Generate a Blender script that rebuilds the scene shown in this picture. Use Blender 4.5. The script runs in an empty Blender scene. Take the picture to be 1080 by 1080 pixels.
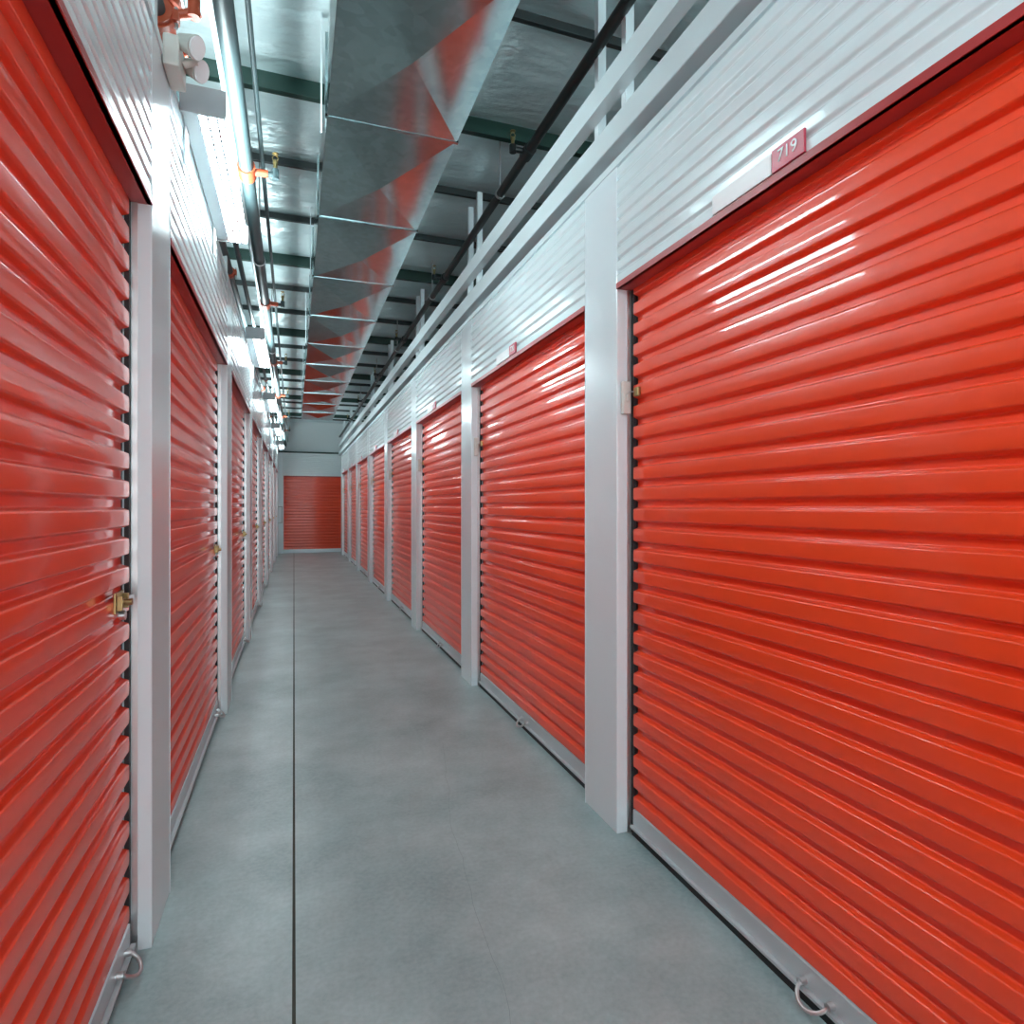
import bpy, math, random
from mathutils import Vector, Matrix
random.seed(4)
scene = bpy.context.scene
scene.view_settings.view_transform = 'Standard'
scene.view_settings.exposure = 1.05

# ------------------------------------------------------------ dimensions
XR, XL = 1.207, -0.394          # corridor faces of the two partition walls
DR, DL = 1.282, -0.460          # door planes
PW = 0.288                      # pilaster width
R0, RS, RN = 2.165, 2.125, 8    # right pilasters near edge, spacing, count
L0, LS, LN = 2.063, 2.17, 8
TOPR, TOPL = 2.165, 2.19        # opening heights
WTR, WTL = 2.66, 2.74           # wall tops
YEND = 18.2
CEIL = 3.72
YB = -4.5                       # back of modelled space

# ------------------------------------------------------------ materials
def new_mat(name):
    m = bpy.data.materials.new(name); m.use_nodes = True
    nt = m.node_tree; b = nt.nodes['Principled BSDF']
    return m, nt, b
def simple(name, col, rough=0.5, metal=0.0, bump=None, var=0.0, vscale=(3,3,3), coat=0.0, coatr=0.12):
    m, nt, b = new_mat(name)
    b.inputs['Base Color'].default_value = (*col, 1)
    b.inputs['Roughness'].default_value = rough
    b.inputs['Metallic'].default_value = metal
    b.inputs['Coat Weight'].default_value = coat
    b.inputs['Coat Roughness'].default_value = coatr
    tc = nt.nodes.new('ShaderNodeTexCoord')
    if bump:
        sc, strength, dist = bump
        mp = nt.nodes.new('ShaderNodeMapping'); mp.inputs['Scale'].default_value = sc
        nz = nt.nodes.new('ShaderNodeTexNoise'); nz.inputs['Scale'].default_value = 1; nz.inputs['Detail'].default_value = 2
        bp = nt.nodes.new('ShaderNodeBump'); bp.inputs['Strength'].default_value = strength; bp.inputs['Distance'].default_value = dist
        nt.links.new(tc.outputs['Object'], mp.inputs[0]); nt.links.new(mp.outputs[0], nz.inputs['Vector'])
        nt.links.new(nz.outputs['Fac'], bp.inputs['Height']); nt.links.new(bp.outputs[0], b.inputs['Normal'])
    if var > 0:
        mp2 = nt.nodes.new('ShaderNodeMapping'); mp2.inputs['Scale'].default_value = vscale
        n2 = nt.nodes.new('ShaderNodeTexNoise'); n2.inputs['Scale'].default_value = 1; n2.inputs['Detail'].default_value = 4
        rp = nt.nodes.new('ShaderNodeValToRGB')
        rp.color_ramp.elements[0].position = 0.3; rp.color_ramp.elements[1].position = 0.7
        rp.color_ramp.elements[0].color = (*[c*(1-var) for c in col], 1)
        rp.color_ramp.elements[1].color = (*[min(1, c*(1+var)) for c in col], 1)
        nt.links.new(tc.outputs['Object'], mp2.inputs[0]); nt.links.new(mp2.outputs[0], n2.inputs['Vector'])
        nt.links.new(n2.outputs['Fac'], rp.inputs[0]); nt.links.new(rp.outputs[0], b.inputs['Base Color'])
    return m

M_red   = simple('red_door_paint', (0.92, 0.068, 0.012), 0.42, coat=0.6, coatr=0.06)
M_redtr = simple('red_trim_paint', (0.42, 0.045, 0.045), 0.35)
M_white = simple('white_panel_paint', (0.76, 0.87, 0.89), 0.25, bump=((1, 1, 2), 0.02, 0.01), coat=0.5, coatr=0.08)
M_pil   = simple('white_pilaster_paint', (0.76, 0.85, 0.88), 0.22, bump=((3, 3, 1.2), 0.05, 0.01), coat=0.3)
M_rail  = simple('galvanised_rail', (0.72, 0.81, 0.83), 0.35, 0.15)
M_black = simple('black_rubber', (0.012, 0.012, 0.014), 0.6)
M_alu   = simple('aluminium_bar', (0.62, 0.67, 0.69), 0.38, 0.5)
M_steel = simple('steel', (0.6, 0.6, 0.6), 0.3, 0.9)
M_brass = simple('brass', (0.36, 0.27, 0.12), 0.3, 0.9)
M_pipe  = simple('dark_steel_pipe', (0.045, 0.075, 0.08), 0.5, 0.0, var=0.2)
M_bpipe = simple('black_pipe', (0.018, 0.024, 0.024), 0.35, 0.2)
M_coup  = simple('orange_coupling', (0.44, 0.075, 0.026), 0.45)
M_beam  = simple('green_primer_steel', (0.010, 0.040, 0.030), 0.45, 0.1)
M_dbeam = simple('dark_steel', (0.05, 0.06, 0.06), 0.5, 0.3)
M_plast = simple('off_white_plastic', (0.66, 0.65, 0.60), 0.4)
M_grey  = simple('grey_box_paint', (0.30, 0.31, 0.31), 0.5)
M_sred  = simple('sign_red', (0.55, 0.05, 0.09), 0.3)
M_swh   = simple('sign_white', (0.9, 0.9, 0.9), 0.25)
M_guard = simple('guard_grey', (0.42, 0.46, 0.48), 0.4)
M_dark  = simple('back_wall_grey', (0.66, 0.73, 0.74), 0.7)

# galvanised duct
M_duct, nt, b = new_mat('galvanised_duct')
tc = nt.nodes.new('ShaderNodeTexCoord')
vo = nt.nodes.new('ShaderNodeTexVoronoi'); vo.inputs['Scale'].default_value = 28
nz = nt.nodes.new('ShaderNodeTexNoise'); nz.inputs['Scale'].default_value = 3; nz.inputs['Detail'].default_value = 6
rp = nt.nodes.new('ShaderNodeValToRGB')
rp.color_ramp.elements[0].color = (0.22, 0.30, 0.31, 1); rp.color_ramp.elements[1].color = (0.44, 0.54, 0.55, 1)
sp = nt.nodes.new('ShaderNodeSeparateColor'); mx = nt.nodes.new('ShaderNodeMath'); mx.operation = 'MULTIPLY_ADD'; mx.inputs[1].default_value = 0.35
nt.links.new(tc.outputs['Object'], vo.inputs['Vector']); nt.links.new(tc.outputs['Object'], nz.inputs['Vector'])
nt.links.new(vo.outputs['Color'], sp.inputs[0]); nt.links.new(sp.outputs[0], mx.inputs[0]); nt.links.new(nz.outputs['Fac'], mx.inputs[2])
nt.links.new(mx.outputs[0], rp.inputs[0]); nt.links.new(rp.outputs[0], b.inputs['Base Color'])
b.inputs['Metallic'].default_value = 1.0; b.inputs['Roughness'].default_value = 0.13

# foil insulation ceiling
M_foil, nt, b = new_mat('foil_insulation')
b.inputs['Base Color'].default_value = (0.70, 0.81, 0.82, 1); b.inputs['Metallic'].default_value = 0.45; b.inputs['Roughness'].default_value = 0.30
tc = nt.nodes.new('ShaderNodeTexCoord'); mp = nt.nodes.new('ShaderNodeMapping'); mp.inputs['Scale'].default_value = (2.5, 5, 2)
nz = nt.nodes.new('ShaderNodeTexNoise'); nz.inputs['Scale'].default_value = 1.5; nz.inputs['Detail'].default_value = 5
bp = nt.nodes.new('ShaderNodeBump'); bp.inputs['Strength'].default_value = 0.6; bp.inputs['Distance'].default_value = 0.05
nt.links.new(tc.outputs['Object'], mp.inputs[0]); nt.links.new(mp.outputs[0], nz.inputs['Vector']); nt.links.new(nz.outputs['Fac'], bp.inputs['Height']); nt.links.new(bp.outputs[0], b.inputs['Normal'])

# concrete floor
M_floor, nt, b = new_mat('polished_concrete')
tc = nt.nodes.new('ShaderNodeTexCoord')
n1 = nt.nodes.new('ShaderNodeTexNoise'); n1.inputs['Scale'].default_value = 1.8; n1.inputs['Detail'].default_value = 10; n1.inputs['Roughness'].default_value = 0.68
n2 = nt.nodes.new('ShaderNodeTexNoise'); n2.inputs['Scale'].default_value = 60; n2.inputs['Detail'].default_value = 6
ma = nt.nodes.new('ShaderNodeMath'); ma.operation = 'MULTIPLY_ADD'; ma.inputs[1].default_value = 0.30
rp = nt.nodes.new('ShaderNodeValToRGB')
rp.color_ramp.elements[0].position = 0.45; rp.color_ramp.elements[1].position = 0.88
rp.color_ramp.elements[0].color = (0.245, 0.335, 0.340, 1); rp.color_ramp.elements[1].color = (0.47, 0.59, 0.59, 1)
nt.links.new(tc.outputs['Object'], n1.inputs['Vector']); nt.links.new(tc.outputs['Object'], n2.inputs['Vector'])
nt.links.new(n2.outputs['Fac'], ma.inputs[0]); nt.links.new(n1.outputs['Fac'], ma.inputs[2]); nt.links.new(ma.outputs[0], rp.inputs[0])
nt.links.new(rp.outputs[0], b.inputs['Base Color'])
b.inputs['Roughness'].default_value = 0.34
bp = nt.nodes.new('ShaderNodeBump'); bp.inputs['Strength'].default_value = 0.06; bp.inputs['Distance'].default_value = 0.01
nt.links.new(n2.outputs['Fac'], bp.inputs['Height']); nt.links.new(bp.outputs[0], b.inputs['Normal'])
M_joint = simple('saw_cut_joint', (0.07, 0.078, 0.065), 0.95)
M_joint.node_tree.nodes['Principled BSDF'].inputs['Specular IOR Level'].default_value = 0.05
M_crack = simple('hairline_crack', (0.24, 0.31, 0.31), 0.6)

def emis(name, col, s):
    m, nt, b = new_mat(name)
    b.inputs['Base Color'].default_value = (0.9, 0.9, 0.9, 1)
    b.inputs['Emission Color'].default_value = (*col, 1); b.inputs['Emission Strength'].default_value = s
    return m
M_lens = emis('fixture_lens_glow', (0.80, 0.97, 1.0), 38)

# ------------------------------------------------------------ mesh builder
class MB:
    def __init__(s): s.v=[]; s.f=[]; s.mi=[]; s.sm=[]; s.mats=[]
    def m(s, mat):
        if mat not in s.mats: s.mats.append(mat)
        return s.mats.index(mat)
    def add(s, vs, fs, mat, smooth=False):
        o=len(s.v); s.v += [tuple(v) for v in vs]; k=s.m(mat)
        for f in fs: s.f.append([i+o for i in f]); s.mi.append(k); s.sm.append(smooth)
    def box(s, a, c, mat, bev=0.0):
        x0,x1=sorted((a[0],c[0])); y0,y1=sorted((a[1],c[1])); z0,z1=sorted((a[2],c[2]))
        if bev<=0:
            vs=[(x,y,z) for x in (x0,x1) for y in (y0,y1) for z in (z0,z1)]
            s.add(vs,[(0,1,3,2),(4,6,7,5),(0,4,5,1),(2,3,7,6),(0,2,6,4),(1,5,7,3)],mat); return
        import bmesh
        bm=bmesh.new(); bmesh.ops.create_cube(bm,size=1)
        for v in bm.verts: v.co=Vector(((x0+x1)/2+v.co.x*(x1-x0),(y0+y1)/2+v.co.y*(y1-y0),(z0+z1)/2+v.co.z*(z1-z0)))
        bmesh.ops.bevel(bm,geom=bm.edges[:],offset=bev,segments=2,affect='EDGES',profile=0.6)
        bm.verts.index_update()
        s.add([v.co.copy() for v in bm.verts],[[v.index for v in f.verts] for f in bm.faces],mat); bm.free()
    def cyl(s, p, q, r, mat, n=20, r2=None, caps=True):
        p=Vector(p); q=Vector(q); r2=r if r2 is None else r2
        d=(q-p).normalized(); a=d.orthogonal().normalized(); b=d.cross(a)
        vs=[]
        for i in range(n):
            t=2*math.pi*i/n; w=a*math.cos(t)+b*math.sin(t)
            vs.append(p+w*r); vs.append(q+w*r2)
        s.add(vs,[(2*i,2*i+1,(2*i+3)%(2*n),(2*i+2)%(2*n)) for i in range(n)],mat,True)
        if caps:
            s.add([vs[2*i] for i in range(n)],[list(range(n))],mat); s.add([vs[2*i+1] for i in range(n)],[list(range(n))],mat)
    def tube(s, pts, r, mat, n=10):
        pts=[Vector(p) for p in pts]; rings=[]
        up=None
        for i,p in enumerate(pts):
            d=(pts[min(i+1,len(pts)-1)]-pts[max(i-1,0)]).normalized()
            a = d.orthogonal().normalized() if up is None else (up-d*up.dot(d)).normalized()
            up=a; b=d.cross(a)
            rings.append([p+(a*math.cos(2*math.pi*k/n)+b*math.sin(2*math.pi*k/n))*r for k in range(n)])
        vs=[v for R in rings for v in R]; fs=[]
        for i in range(len(rings)-1):
            for k in range(n):
                fs.append((i*n+k,i*n+(k+1)%n,(i+1)*n+(k+1)%n,(i+1)*n+k))
        fs.append(list(range(n))); fs.append([(len(rings)-1)*n+k for k in range(n)])
        s.add(vs,fs,mat,True)
    def profile(s, prof, y0, y1, mat, smooth=True):
        n=len(prof)
        vs=[(x,y0,z) for x,z in prof]+[(x,y1,z) for x,z in prof]
        s.add(vs,[(i,i+1,n+i+1,n+i) for i in range(n-1)],mat,smooth)
    def profx(s, prof, x0, x1, mat, smooth=True):
        n=len(prof)
        vs=[(x0,y,z) for y,z in prof]+[(x1,y,z) for y,z in prof]
        s.add(vs,[(i,i+1,n+i+1,n+i) for i in range(n-1)],mat,smooth)
    def obj(s, name, parent=None):
        me=bpy.data.meshes.new(name); me.from_pydata(s.v,[],s.f)
        for m in s.mats: me.materials.append(m)
        for p,k,sm in zip(me.polygons,s.mi,s.sm): p.material_index=k; p.use_smooth=sm
        me.update(); o=bpy.data.objects.new(name,me); scene.collection.objects.link(o)
        if parent: o.parent=parent
        return o
def empty(name, loc=(0,0,0)):
    e=bpy.data.objects.new(name,None); e.empty_display_size=0.1; scene.collection.objects.link(e); return e

def sstep(t): t=max(0,min(1,t)); return t*t*(3-2*t)
def rib_profile(z0, z1, pitch, depth, crest=0.50, ramp=0.16, N=24, crown=0.06):
    out=[]
    n=int(math.ceil((z1-z0)/pitch))
    for k in range(n):
        for i in range(N):
            t=i/N; zz=z0+(k+t)*pitch
            if zz>z1: break
            if t<crest: o=1+crown*math.sin(math.pi*t/crest)
            elif t<crest+ramp: o=1-sstep((t-crest)/ramp)
            elif t<1-ramp: o=0
            else: o=sstep((t-(1-ramp))/ramp)
            out.append((o*depth,zz))
    out.append((out[-1][0],z1))
    return out

# ------------------------------------------------------------ floor / ceiling / walls
fl=MB()
fl.box((-4,YB,-0.15),(4.5,YEND+0.3,0.0),M_floor)
fl.box((-0.0045,YB,-0.01),(0.0045,YEND-0.01,0.0008),M_joint)
def crack(pts, w=0.0012, seed=1):
    rg=random.Random(seed); P=[]
    for (x0,y0),(x1,y1) in zip(pts,pts[1:]):
        for i in range(14):
            t=i/14; P.append((x0+(x1-x0)*t+rg.uniform(-.008,.008), y0+(y1-y0)*t))
    vs=[(x-w,y,0.0006) for x,y in P]+[(x+w,y,0.0006) for x,y in P]; n=len(P)
    fl.add(vs,[(i,i+n,i+n+1,i+1) for i in range(n-1)],M_crack)
crack([(0.35,0.6),(0.52,1.5),(0.60,2.4),(0.78,3.4)],0.0006,2)
fl.obj('floor')

PUR=[3.68+0.87*n for n in range(-9,18)]
prof=[]; y=PUR[0]-0.3
while y<YEND+0.3:
    t=((y-3.68)/0.87)%1.0
    prof.append((y, CEIL-0.07*math.sin(math.pi*t)**0.8)); y+=0.058
cm=MB()
for x0,x1 in ((-4,-1.2),(-1.2,0.6),(0.6,2.2),(2.2,4.5)): cm.profx(prof,x0,x1,M_foil)
cm.box((-4,YB,CEIL+0.02),(4.5,YEND+0.3,CEIL+0.12),M_dark)
cm.obj('ceiling')
for i,y in enumerate(PUR):
    b_=MB(); big=(i%3==0)
    if big:
        b_.box((-4,y-0.022,CEIL-0.11),(4.5,y+0.022,CEIL-0.102),M_beam)
        b_.box((-4,y-0.004,CEIL-0.11),(4.5,y+0.004,CEIL),M_beam)
    else:
        b_.box((-4,y-0.014,CEIL-0.06),(4.5,y+0.014,CEIL-0.054),M_dbeam)
        b_.box((-4,y-0.003,CEIL-0.06),(4.5,y+0.003,CEIL),M_dbeam)
    b_.obj('ceiling_beam')

def partition(name, xf, xd, starts, top, wt, sgn):
    w=MB(); xb = xf+sgn*0.16
    for y in starts:
        w.box((xf,y,0),(xb,y+PW,wt),M_pil,0.004)
        w.box((xf-sgn*0.0015,y+PW-0.012,0),(xf+sgn*0.01,y+PW-0.009,wt),M_rail)
    for i,y in enumerate(starts):
        y0 = (starts[i-1]+PW) if i>0 else YB; y1=y
        pr=[(xf+sgn*(0.012-o), z) for o,z in rib_profile(top+0.018,wt,0.053,0.011,0.62,0.12,16,0.0)]
        w.profile(pr,y0,y1,M_white)
        w.box((xf+sgn*0.03,y0,top+0.01),(xb,y1,wt),M_white)
        w.box((xf-sgn*0.003,y0,top-0.004),(xf+sgn*0.012,y1,top+0.018),M_redtr)
        w.box((xf,y0,top-0.004),(xd+sgn*0.03,y1,top+0.008),M_redtr)
    w.box((xf-sgn*0.004,YB,wt-0.012),(xb,starts[-1]+PW,wt+0.018),M_rail)
    return w.obj(name)
Rst=[R0+RS*k for k in range(-3,RN)]
Lst=[L0+LS*k for k in range(-3,LN)]
partition('wall_right',XR,DR,Rst,TOPR,WTR,1)
partition('wall_left',XL,DL,Lst,TOPL,WTL,-1)

rf=MB()
rf.box((XR-0.01,YB,2.74),(XR+0.05,YEND-0.05,2.845),M_rail)
rf.box((XR-0.012,YB,2.742),(XR-0.01,YEND-0.05,2.752),M_rail)
rf.box((XR-0.005,YB,2.975),(XR+0.05,YEND-0.05,3.075),M_rail)
for y in Rst:
    for dy in (0.02,PW-0.03):
        rf.box((XR+0.052,y+dy,2.675),(XR+0.09,y+dy+0.035,CEIL-0.13),M_rail)
rf.obj('wall_framing_rail')

ew=MB()
x0e,x1e=-0.27,1.27
ew.box((-4,YEND,0),(x0e,YEND+0.16,2.785),M_white)
ew.box((x1e,YEND,0),(4.5,YEND+0.16,2.785),M_white)
ew.box((x0e,YEND+0.03,2.15),(x1e,YEND+0.16,2.785),M_white)
pr=[(YEND+0.012-o,z) for o,z in rib_profile(2.17,2.785,0.053,0.011,0.62,0.12,16,0)]
ew.profx(pr,x0e,x1e,M_white)
ew.box((x0e,YEND-0.004,2.13),(x1e,YEND+0.08,2.15),M_redtr)
ew.box((-4,YEND+0.12,2.785),(4.5,YEND+0.2,CEIL),M_dark)
ew.box((-4,YEND-0.03,2.785),(4.5,YEND+0.12,2.83),M_beam)
ew.box((x0e-0.28,YEND-0.05,0),(x0e,YEND+0.01,2.785),M_pil,0.004)
ew.box((x0e-0.02,YEND-0.055,0),(x0e-0.012,YEND-0.04,2.785),M_alu)
ew.obj('wall_back')
for nm,a,c in (('wall_outer_left',(-4.1,YB,0),(-4.0,YEND+0.3,CEIL)),('wall_outer_right',(4.5,YB,0),(4.6,YEND+0.3,CEIL))):
    s_=MB(); s_.box(a,c,M_dark); s_.obj(nm)

# ------------------------------------------------------------ roll-up doors
def ring_pts(c, r, a0, a1, n, plane):
    pts=[]
    for i in range(n+1):
        t=a0+(a1-a0)*i/n
        u,v=math.cos(t)*r, math.sin(t)*r
        pts.append((c[0]+plane[0][0]*u+plane[1][0]*v, c[1]+plane[0][1]*u+plane[1][1]*v, c[2]+plane[0][2]*u+plane[1][2]*v))
    return pts
def roll_door(side, xd, y0, y1, top, latch=True):
    out=-side
    e=empty('roll_up_door')
    g=0.022
    c=MB()
    prof=rib_profile(0.105,top+0.005,0.0815,0.020,0.52,0.12,34,0.05)
    c.profile([(xd+out*(o-0.008),z) for o,z in prof], y0+g, y1-g, M_red)
    c.obj('curtain',e)
    b_=MB()
    b_.box((xd-out*0.012,y0+g,0.020),(xd+out*0.016,y1-g,0.100),M_alu,0.004)
    b_.box((xd+out*0.016,y0+g,0.030),(xd+out*0.030,y1-g,0.040),M_alu,0.002)
    b_.box((xd-out*0.01,y0+g,0.0),(xd+out*0.020,y1-g,0.022),M_black)
    b_.obj('bottom_bar',e)
    gd=MB()
    for ya,yb in ((y0,y0+g),(y1-g,y1)):
        gd.box((xd-out*0.03,ya,0),(xd-out*0.010,yb,top),M_black)
    gd.box((xd+out*0.014,y0,0),(xd+out*0.03,y0+0.004,top),M_steel)
    gd.box((xd+out*0.014,y1-0.004,0),(xd+out*0.03,y1,top),M_steel)
    gd.box((xd+out*0.000,y0+0.004,0),(xd+out*0.0125,y0+g,top),M_black)
    gd.box((xd+out*0.000,y1-g,0),(xd+out*0.0125,y1-0.004,top),M_black)
    gd.obj('guides',e)
    h=MB()
    hy = (y0+y1)/2-0.02 if side>0 else y1-0.13
    hx=xd+out*0.03
    pts=ring_pts((hx,hy,0.055),0.045,math.pi,2*math.pi,12,((0,1,0),(-out*0.75,0,0.6)))
    h.tube(pts,0.0055,M_steel)
    for s2 in (-1,1): h.cyl((xd+out*0.012,hy+s2*0.045,0.055),(hx+out*0.004,hy+s2*0.045,0.055),0.010,M_steel,12)
    h.obj('pull_handle',e)
    if latch:
        l=MB(); ly=y1-0.135; lz=1.04; x=xd+out*0.0115
        l.box((x,ly-0.05,lz-0.026),(x+out*0.006,ly+0.035,lz+0.030),M_brass,0.002)
        l.box((x+out*0.006,ly-0.03,lz-0.008),(x+out*0.014,ly+0.115,lz+0.008),M_steel,0.002)
        l.box((x+out*0.006,ly-0.044,lz-0.018),(x+out*0.020,ly-0.034,lz+0.022),M_brass,0.002)
        l.box((x+out*0.006,ly+0.02,lz-0.018),(x+out*0.020,ly+0.030,lz+0.022),M_brass,0.002)
        l.cyl((x+out*0.01,ly,lz+0.0),(x+out*0.034,ly,lz+0.0),0.009,M_brass,14)
        l.cyl((x+out*0.006,ly-0.01,lz-0.034),(x+out*0.020,ly-0.01,lz-0.034),0.013,M_steel,16)
        l.obj('latch',e)
    return e
for i in range(1,len(Rst)): roll_door(1,DR,Rst[i-1]+PW,Rst[i],TOPR,False)
for i in range(1,len(Lst)): roll_door(-1,DL,Lst[i-1]+PW,Lst[i],TOPL,True)
e=empty('roll_up_door'); c=MB()
c.profx([(YEND+0.05-o,z) for o,z in rib_profile(0.1,2.14,0.0815,0.018,0.46,0.15)],x0e,x1e,M_red); c.obj('curtain',e)
c=MB(); c.box((x0e,YEND+0.03,0.0),(x1e,YEND+0.07,0.1),M_alu,0.003); c.obj('bottom_bar',e)

# ------------------------------------------------------------ signs & sensors
def sign(y, num):
    e=empty('unit_number_sign')
    p=MB(); z0,z1=TOPR+0.020,TOPR+0.080; xx=XR-0.001
    p.box((xx-0.006,y+0.115,z0),(xx,y+0.36,z1-0.004),M_swh,0.0015)
    p.box((xx-0.007,y,z0),(xx,y+0.112,z1),M_sred,0.0015)
    p.obj('plate',e)
    cu=bpy.data.curves.new('digits','FONT'); cu.body=num; cu.size=0.046; cu.align_x='CENTER'; cu.align_y='CENTER'; cu.extrude=0.0006
    o=bpy.data.objects.new('digits',cu); scene.collection.objects.link(o)
    o.matrix_world=Matrix.Translation((xx-0.0085,y+0.056,(z0+z1)/2+0.002))@Matrix(((0,0,-1,0),(-1,0,0,0),(0,1,0,0),(0,0,0,1)))
    cu.materials.append(M_swh); o.parent=e
for k,y in enumerate(Rst[2:]): sign(y-0.96, str(718+k) if k!=1 else '719')
for y in Rst[3:]:
    s_=MB(); z=1.73
    s_.box((XR+0.016,y-0.022,z-0.065),(XR+0.052,y,z+0.065),M_plast,0.006)
    s_.box((XR+0.028,y-0.03,z-0.015),(XR+0.040,y-0.021,z+0.015),M_plast,0.003)
    s_.box((DR-0.026,y-0.075,z+0.0),(DR-0.012,y-0.045,z+0.035),M_brass,0.003)
    s_.cyl((XR+0.034,y-0.03,z+0.02),(DR-0.019,y-0.05,z+0.02),0.003,M_steel,8)
    s_.obj('door_alarm_sensor')

# ------------------------------------------------------------ fluorescent fixtures on left wall
def fixture(y0, L=1.15):
    e=empty('fluorescent_light_fixture')
    zt=2.79; xw=XL+0.006
    b_=MB()
    b_.box((xw,y0,zt-0.058),(xw+0.060,y0+L,zt+0.034),M_guard,0.006)
    for ya in (y0-0.008,y0+L-0.004): b_.box((xw-0.002,ya,zt-0.062),(xw+0.152,ya+0.012,zt+0.04),M_guard,0.003)
    b_.box((xw,y0+0.1,zt-0.2),(xw+0.006,y0+0.16,zt),M_swh)
    b_.box((xw,y0+L-0.16,zt-0.2),(xw+0.006,y0+L-0.1,zt),M_swh)
    b_.obj('housing',e)
    l=MB(); pr=[(xw+0.060,zt-0.052),(xw+0.09,zt-0.054),(xw+0.12,zt-0.050),(xw+0.140,zt-0.035),(xw+0.146,zt-0.008),(xw+0.138,zt+0.016),(xw+0.10,zt+0.028),(xw+0.060,zt+0.030)]
    l.profile(pr,y0+0.004,y0+L-0.004,M_lens); l.obj('lens',e)
    gr=MB()
    n=24
    for i in range(1,n):
        yy=y0+L*i/n
        for (xa,za),(xb,zb) in zip(pr[:5],pr[1:5]):
            gr.add([(xa,yy-0.008,za-0.005),(xb+0.002,yy-0.008,zb-0.005),(xb+0.002,yy+0.008,zb-0.005),(xa,yy+0.008,za-0.005)],[(0,1,2,3)],M_guard)
            gr.add([(xa,yy-0.008,za-0.005),(xb+0.002,yy-0.008,zb-0.005),(xb+0.002,yy-0.008,zb-0.014),(xa,yy-0.008,za-0.014)],[(0,1,2,3)],M_guard)
    for i in (1,2,3):
        x,z=pr[i]; gr.box((x-0.004,y0,z-0.010),(x+0.004,y0+L,z-0.005),M_guard)
    gr.obj('wire_guard',e)
for k in range(-2,5): fixture(2.5+3.2*k)

# emergency lamp
e=empty('emergency_light')
m_=MB()
m_.box((XL+0.002,2.20,2.70),(XL+0.05,2.34,2.80),M_plast,0.008)
m_.cyl((XL+0.05,2.27,2.75),(XL+0.09,2.27,2.77),0.012,M_plast,12)
m_.obj('base',e)
for yy,zz in ((2.23,2.80),(2.33,2.79)):
    m_=MB(); m_.cyl((XL+0.05,yy,zz),(XL+0.10,yy-0.03,zz-0.03),0.022,M_plast,20,0.036); m_.cyl((XL+0.10,yy-0.03,zz-0.03),(XL+0.104,yy-0.032,zz-0.032),0.033,M_swh,20)
    m_.obj('lamp_head',e)

# ------------------------------------------------------------ pipes
def sprinkler(mb, x,y,z, up=True):
    s=1 if up else -1
    mb.cyl((x,y,z),(x,y,z+s*0.03),0.010,M_brass,10)
    mb.cyl((x,y,z+s*0.03),(x,y,z+s*0.045),0.013,M_brass,6)
    mb.tube([(x-0.010,y,z+s*0.045),(x-0.014,y,z+s*0.06),(x,y,z+s*0.078),(x+0.014,y,z+s*0.06),(x+0.010,y,z+s*0.045)],0.003,M_brass,6)
    mb.cyl((x,y,z+s*0.078),(x,y,z+s*0.081),0.016,M_brass,12)
def coupling(mb,x,y,z,r):
    mb.cyl((x,y-0.03,z),(x,y+0.03,z),r*1.28,M_coup,24)
    mb.cyl((x,y-0.012,z),(x,y+0.012,z),r*1.42,M_coup,24)
    for s in (-1,1):
        mb.box((x+s*r*1.2,y-0.02,z-0.018),(x+s*r*1.75,y+0.02,z+0.018),M_coup,0.004)
        mb.cyl((x+s*r*1.5,y,z-0.035),(x+s*r*1.5,y,z+0.035),0.006,M_steel,8)
px,pz,r=-0.225,3.0,0.034
p=MB(); p.cyl((px,YB,pz),(px,YEND+0.1,pz),r,M_pipe,28)
for y in (3.39,5.55,7.8,10.1,12.4,14.7,1.1):
    p.cyl((px,y-0.05,pz),(px,y+0.05,pz),r*1.25,M_coup,24)
    p.cyl((px,y,pz),(px+0.10,y,pz),0.018,M_coup,16); p.cyl((px+0.09,y,pz),(px+0.15,y,pz),0.014,M_pipe,14)
    p.cyl((px+0.135,y,pz-0.02),(px+0.135,y,pz+0.03),0.017,M_pipe,14)
    sprinkler(p,px+0.135,y,pz+0.03)
for y in (1.8,4.6,7.2,10.9,14.0):
    p.tube(ring_pts((px,y,pz),r+0.004,-math.pi*1.0,0,10,((1,0,0),(0,0,1))),0.004,M_steel,6)
    p.cyl((px-r-0.003,y,pz),(px-0.003,y,pz+0.12),0.004,M_steel,6); p.cyl((px+r+0.003,y,pz),(px+0.003,y,pz+0.12),0.004,M_steel,6)
    p.cyl((px,y,pz+0.11),(px,y,CEIL+0.02),0.005,M_steel,6)
p.obj('sprinkler_pipe')
px,pz,r=-0.425,2.93,0.028
p=MB(); p.cyl((px,YB,pz),(px,YEND+0.1,pz),r,M_pipe,24)
for y in (4.7,6.9,9.2,12.0,15.0): coupling(p,px,y,pz,r)
for y in Lst: p.box((px-0.02,y+0.1,WTL+0.015),(px+0.02,y+0.14,pz-r+0.004),M_rail)
yt=2.40
p.cyl((px,yt-0.07,pz),(px,yt+0.07,pz),0.042,M_coup,28)
for dy in (-0.085,0.085): coupling(p,px,yt+dy,pz,0.036)
p.cyl((px,yt,pz),(px,yt,3.06),0.040,M_coup,24)
p.cyl((px,yt,3.02),(px,yt,3.07),0.055,M_coup,28)
for s in (-1,1): p.cyl((px+s*0.06,yt-0.03,3.045),(px+s*0.06,yt+0.03,3.045),0.008,M_steel,8)
p.cyl((px,yt,3.06),(px,yt,CEIL+0.02),0.030,M_pipe,20)
p.cyl((px+0.03,yt-0.02,2.98),(px+0.12,yt-0.03,3.01),0.016,M_coup,14)
p.cyl((px+0.10,yt-0.03,2.985),(px+0.10,yt-0.03,3.06),0.020,M_coup,14)
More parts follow.
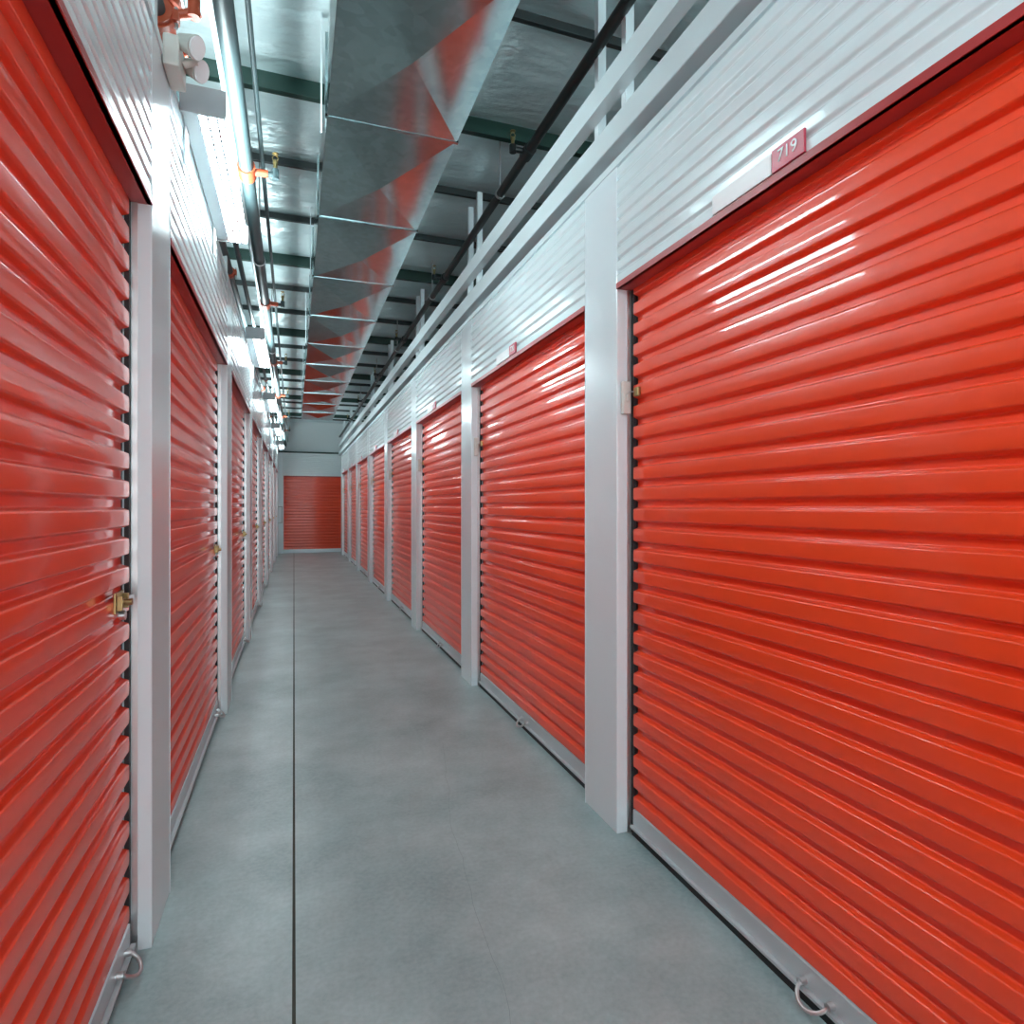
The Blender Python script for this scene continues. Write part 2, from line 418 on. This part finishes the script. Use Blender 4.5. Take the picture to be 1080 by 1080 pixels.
p.obj('sprinkler_pipe')
# conduits
p=MB(); p.cyl((-0.288,YB,3.13),(-0.288,YEND+0.1,3.13),0.012,M_rail,14)
p.cyl((-0.155,YB,3.10),(-0.155,YEND+0.1,3.10),0.011,M_pipe,14)
for k in range(-2,5):
    y=2.5+3.2*k+0.5
    p.tube([(-0.288,y,3.13),(-0.288,y,3.0),(-0.288,y,2.820)],0.009,M_rail,10)
p.obj('electrical_conduit')
p=MB(); px,pz=-0.335,2.90
p.cyl((px,3.6,pz),(px,YEND+0.1,pz),0.016,M_pipe,16)
for y in (4.0,6.2,8.4,10.6,12.8,15.0): p.cyl((px,y-0.03,pz),(px,y+0.03,pz),0.022,M_coup if y<9 else M_pipe,16)
p.obj('water_pipe')
px,pz,r=1.245,3.30,0.026
p=MB(); p.cyl((px,YB,pz),(px,YEND+0.1,pz),r,M_bpipe,24)  # black pipe carrying sprinkler heads on its tees
for y in (1.2,3.25,5.3,7.4,9.5,12.0,14.5):
    p.cyl((px,y-0.045,pz),(px,y+0.045,pz),r*1.35,M_bpipe,20)
    p.cyl((px,y,pz),(px-0.09,y,pz),0.016,M_bpipe,12); p.cyl((px-0.09,y,pz-0.02),(px-0.09,y,pz+0.02),0.02,M_bpipe,12)
    sprinkler(p,px-0.09,y,pz+0.02)
    p.cyl((px,y+0.5,pz),(px,y+0.5,CEIL),0.005,M_steel,6)
    p.cyl((px,y+0.49,pz),(px,y+0.51,pz),r*1.15,M_steel,20)
p.obj('black_sprinkler_pipe')
p=MB(); cx,cz,rr=1.75,3.3,0.13
p.cyl((cx,3.5,cz),(cx,YEND+0.1,cz),rr,M_duct,32)
y=3.6
while y<YEND: p.cyl((cx,y-0.012,cz),(cx,y+0.012,cz),rr+0.006,M_duct,32); y+=0.3
p.obj('round_duct')

# ------------------------------------------------------------ rectangular duct
d=MB(); xa,xb,zb,zt=0.14,0.736,3.05,3.42
y=2.88-1.02*4; k=0
rng=random.Random(3)
while y<12.6:
    y2=y+1.02; cx=(xa+xb)/2; cy=(y+y2)/2
    jx=rng.uniform(-0.004,0.004); dz=0.032+rng.uniform(-0.003,0.003)
    o=-(k%2)*0.004
    A,B,C,D_=(xa,y,zb+o),(xb,y,zb+o),(xb,y2,zb+o),(xa,y2,zb+o)
    Pm=(cx+jx,cy,zb-dz+o)
    d.add([A,B,C,D_,Pm],[(1,0,4),(2,1,4),(3,2,4),(0,3,4)],M_duct)
    for xs,s in ((xa,-1),(xb,1)):
        A,B,C,D_=(xs,y,zb+o),(xs,y2,zb+o),(xs,y2,zt),(xs,y,zt); Pm=(xs+s*0.012,cy,(zb+zt)/2)
        d.add([A,B,C,D_,Pm],[(0,1,4),(1,2,4),(2,3,4),(3,0,4)],M_duct)
    d.add([(xa,y,zt),(xb,y,zt),(xb,y2,zt),(xa,y2,zt)],[(0,1,2,3)],M_duct)
    d.box((xa-0.008,y-0.008,zb-0.008),(xb+0.008,y+0.008,zb+0.006),M_duct)
    d.box((xa-0.008,y-0.008,zb-0.007),(xa+0.002,y+0.008,zt),M_duct)
    d.box((xb-0.002,y-0.008,zb-0.007),(xb+0.008,y+0.008,zt),M_duct)
    if k%2==0:
        for xs in (xa-0.016,xb+0.016): d.box((xs-0.003,y+0.2,zb+0.05),(xs+0.003,y+0.225,CEIL+0.01),M_rail)
    y=y2; k+=1
d.add([(xa,y,zb),(xb,y,zb),(xb,y,zt),(xa,y,zt)],[(0,1,2,3)],M_duct)
d.obj('air_duct')

s_=MB(); s_.box((-0.50,YEND-0.10,0.84),(-0.30,YEND-0.05,1.30),M_grey,0.006); s_.box((-0.485,YEND-0.104,0.86),(-0.315,YEND-0.10,1.28),M_alu,0.002)
s_.obj('electrical_panel')

# ------------------------------------------------------------ world & camera
w=bpy.data.worlds.new('world'); scene.world=w; w.use_nodes=True
w.node_tree.nodes['Background'].inputs[0].default_value=(0.78,0.95,1.0,1)
w.node_tree.nodes['Background'].inputs[1].default_value=3.0
cam=bpy.data.cameras.new('camera'); co=bpy.data.objects.new('camera',cam); scene.collection.objects.link(co)
co.location=(0,0,1.3); co.rotation_euler=(math.radians(90),0,-math.atan(230/650))
cam.sensor_width=36; cam.lens=650/1080*36; cam.shift_y=-6/1080; cam.clip_start=0.02
scene.camera=co
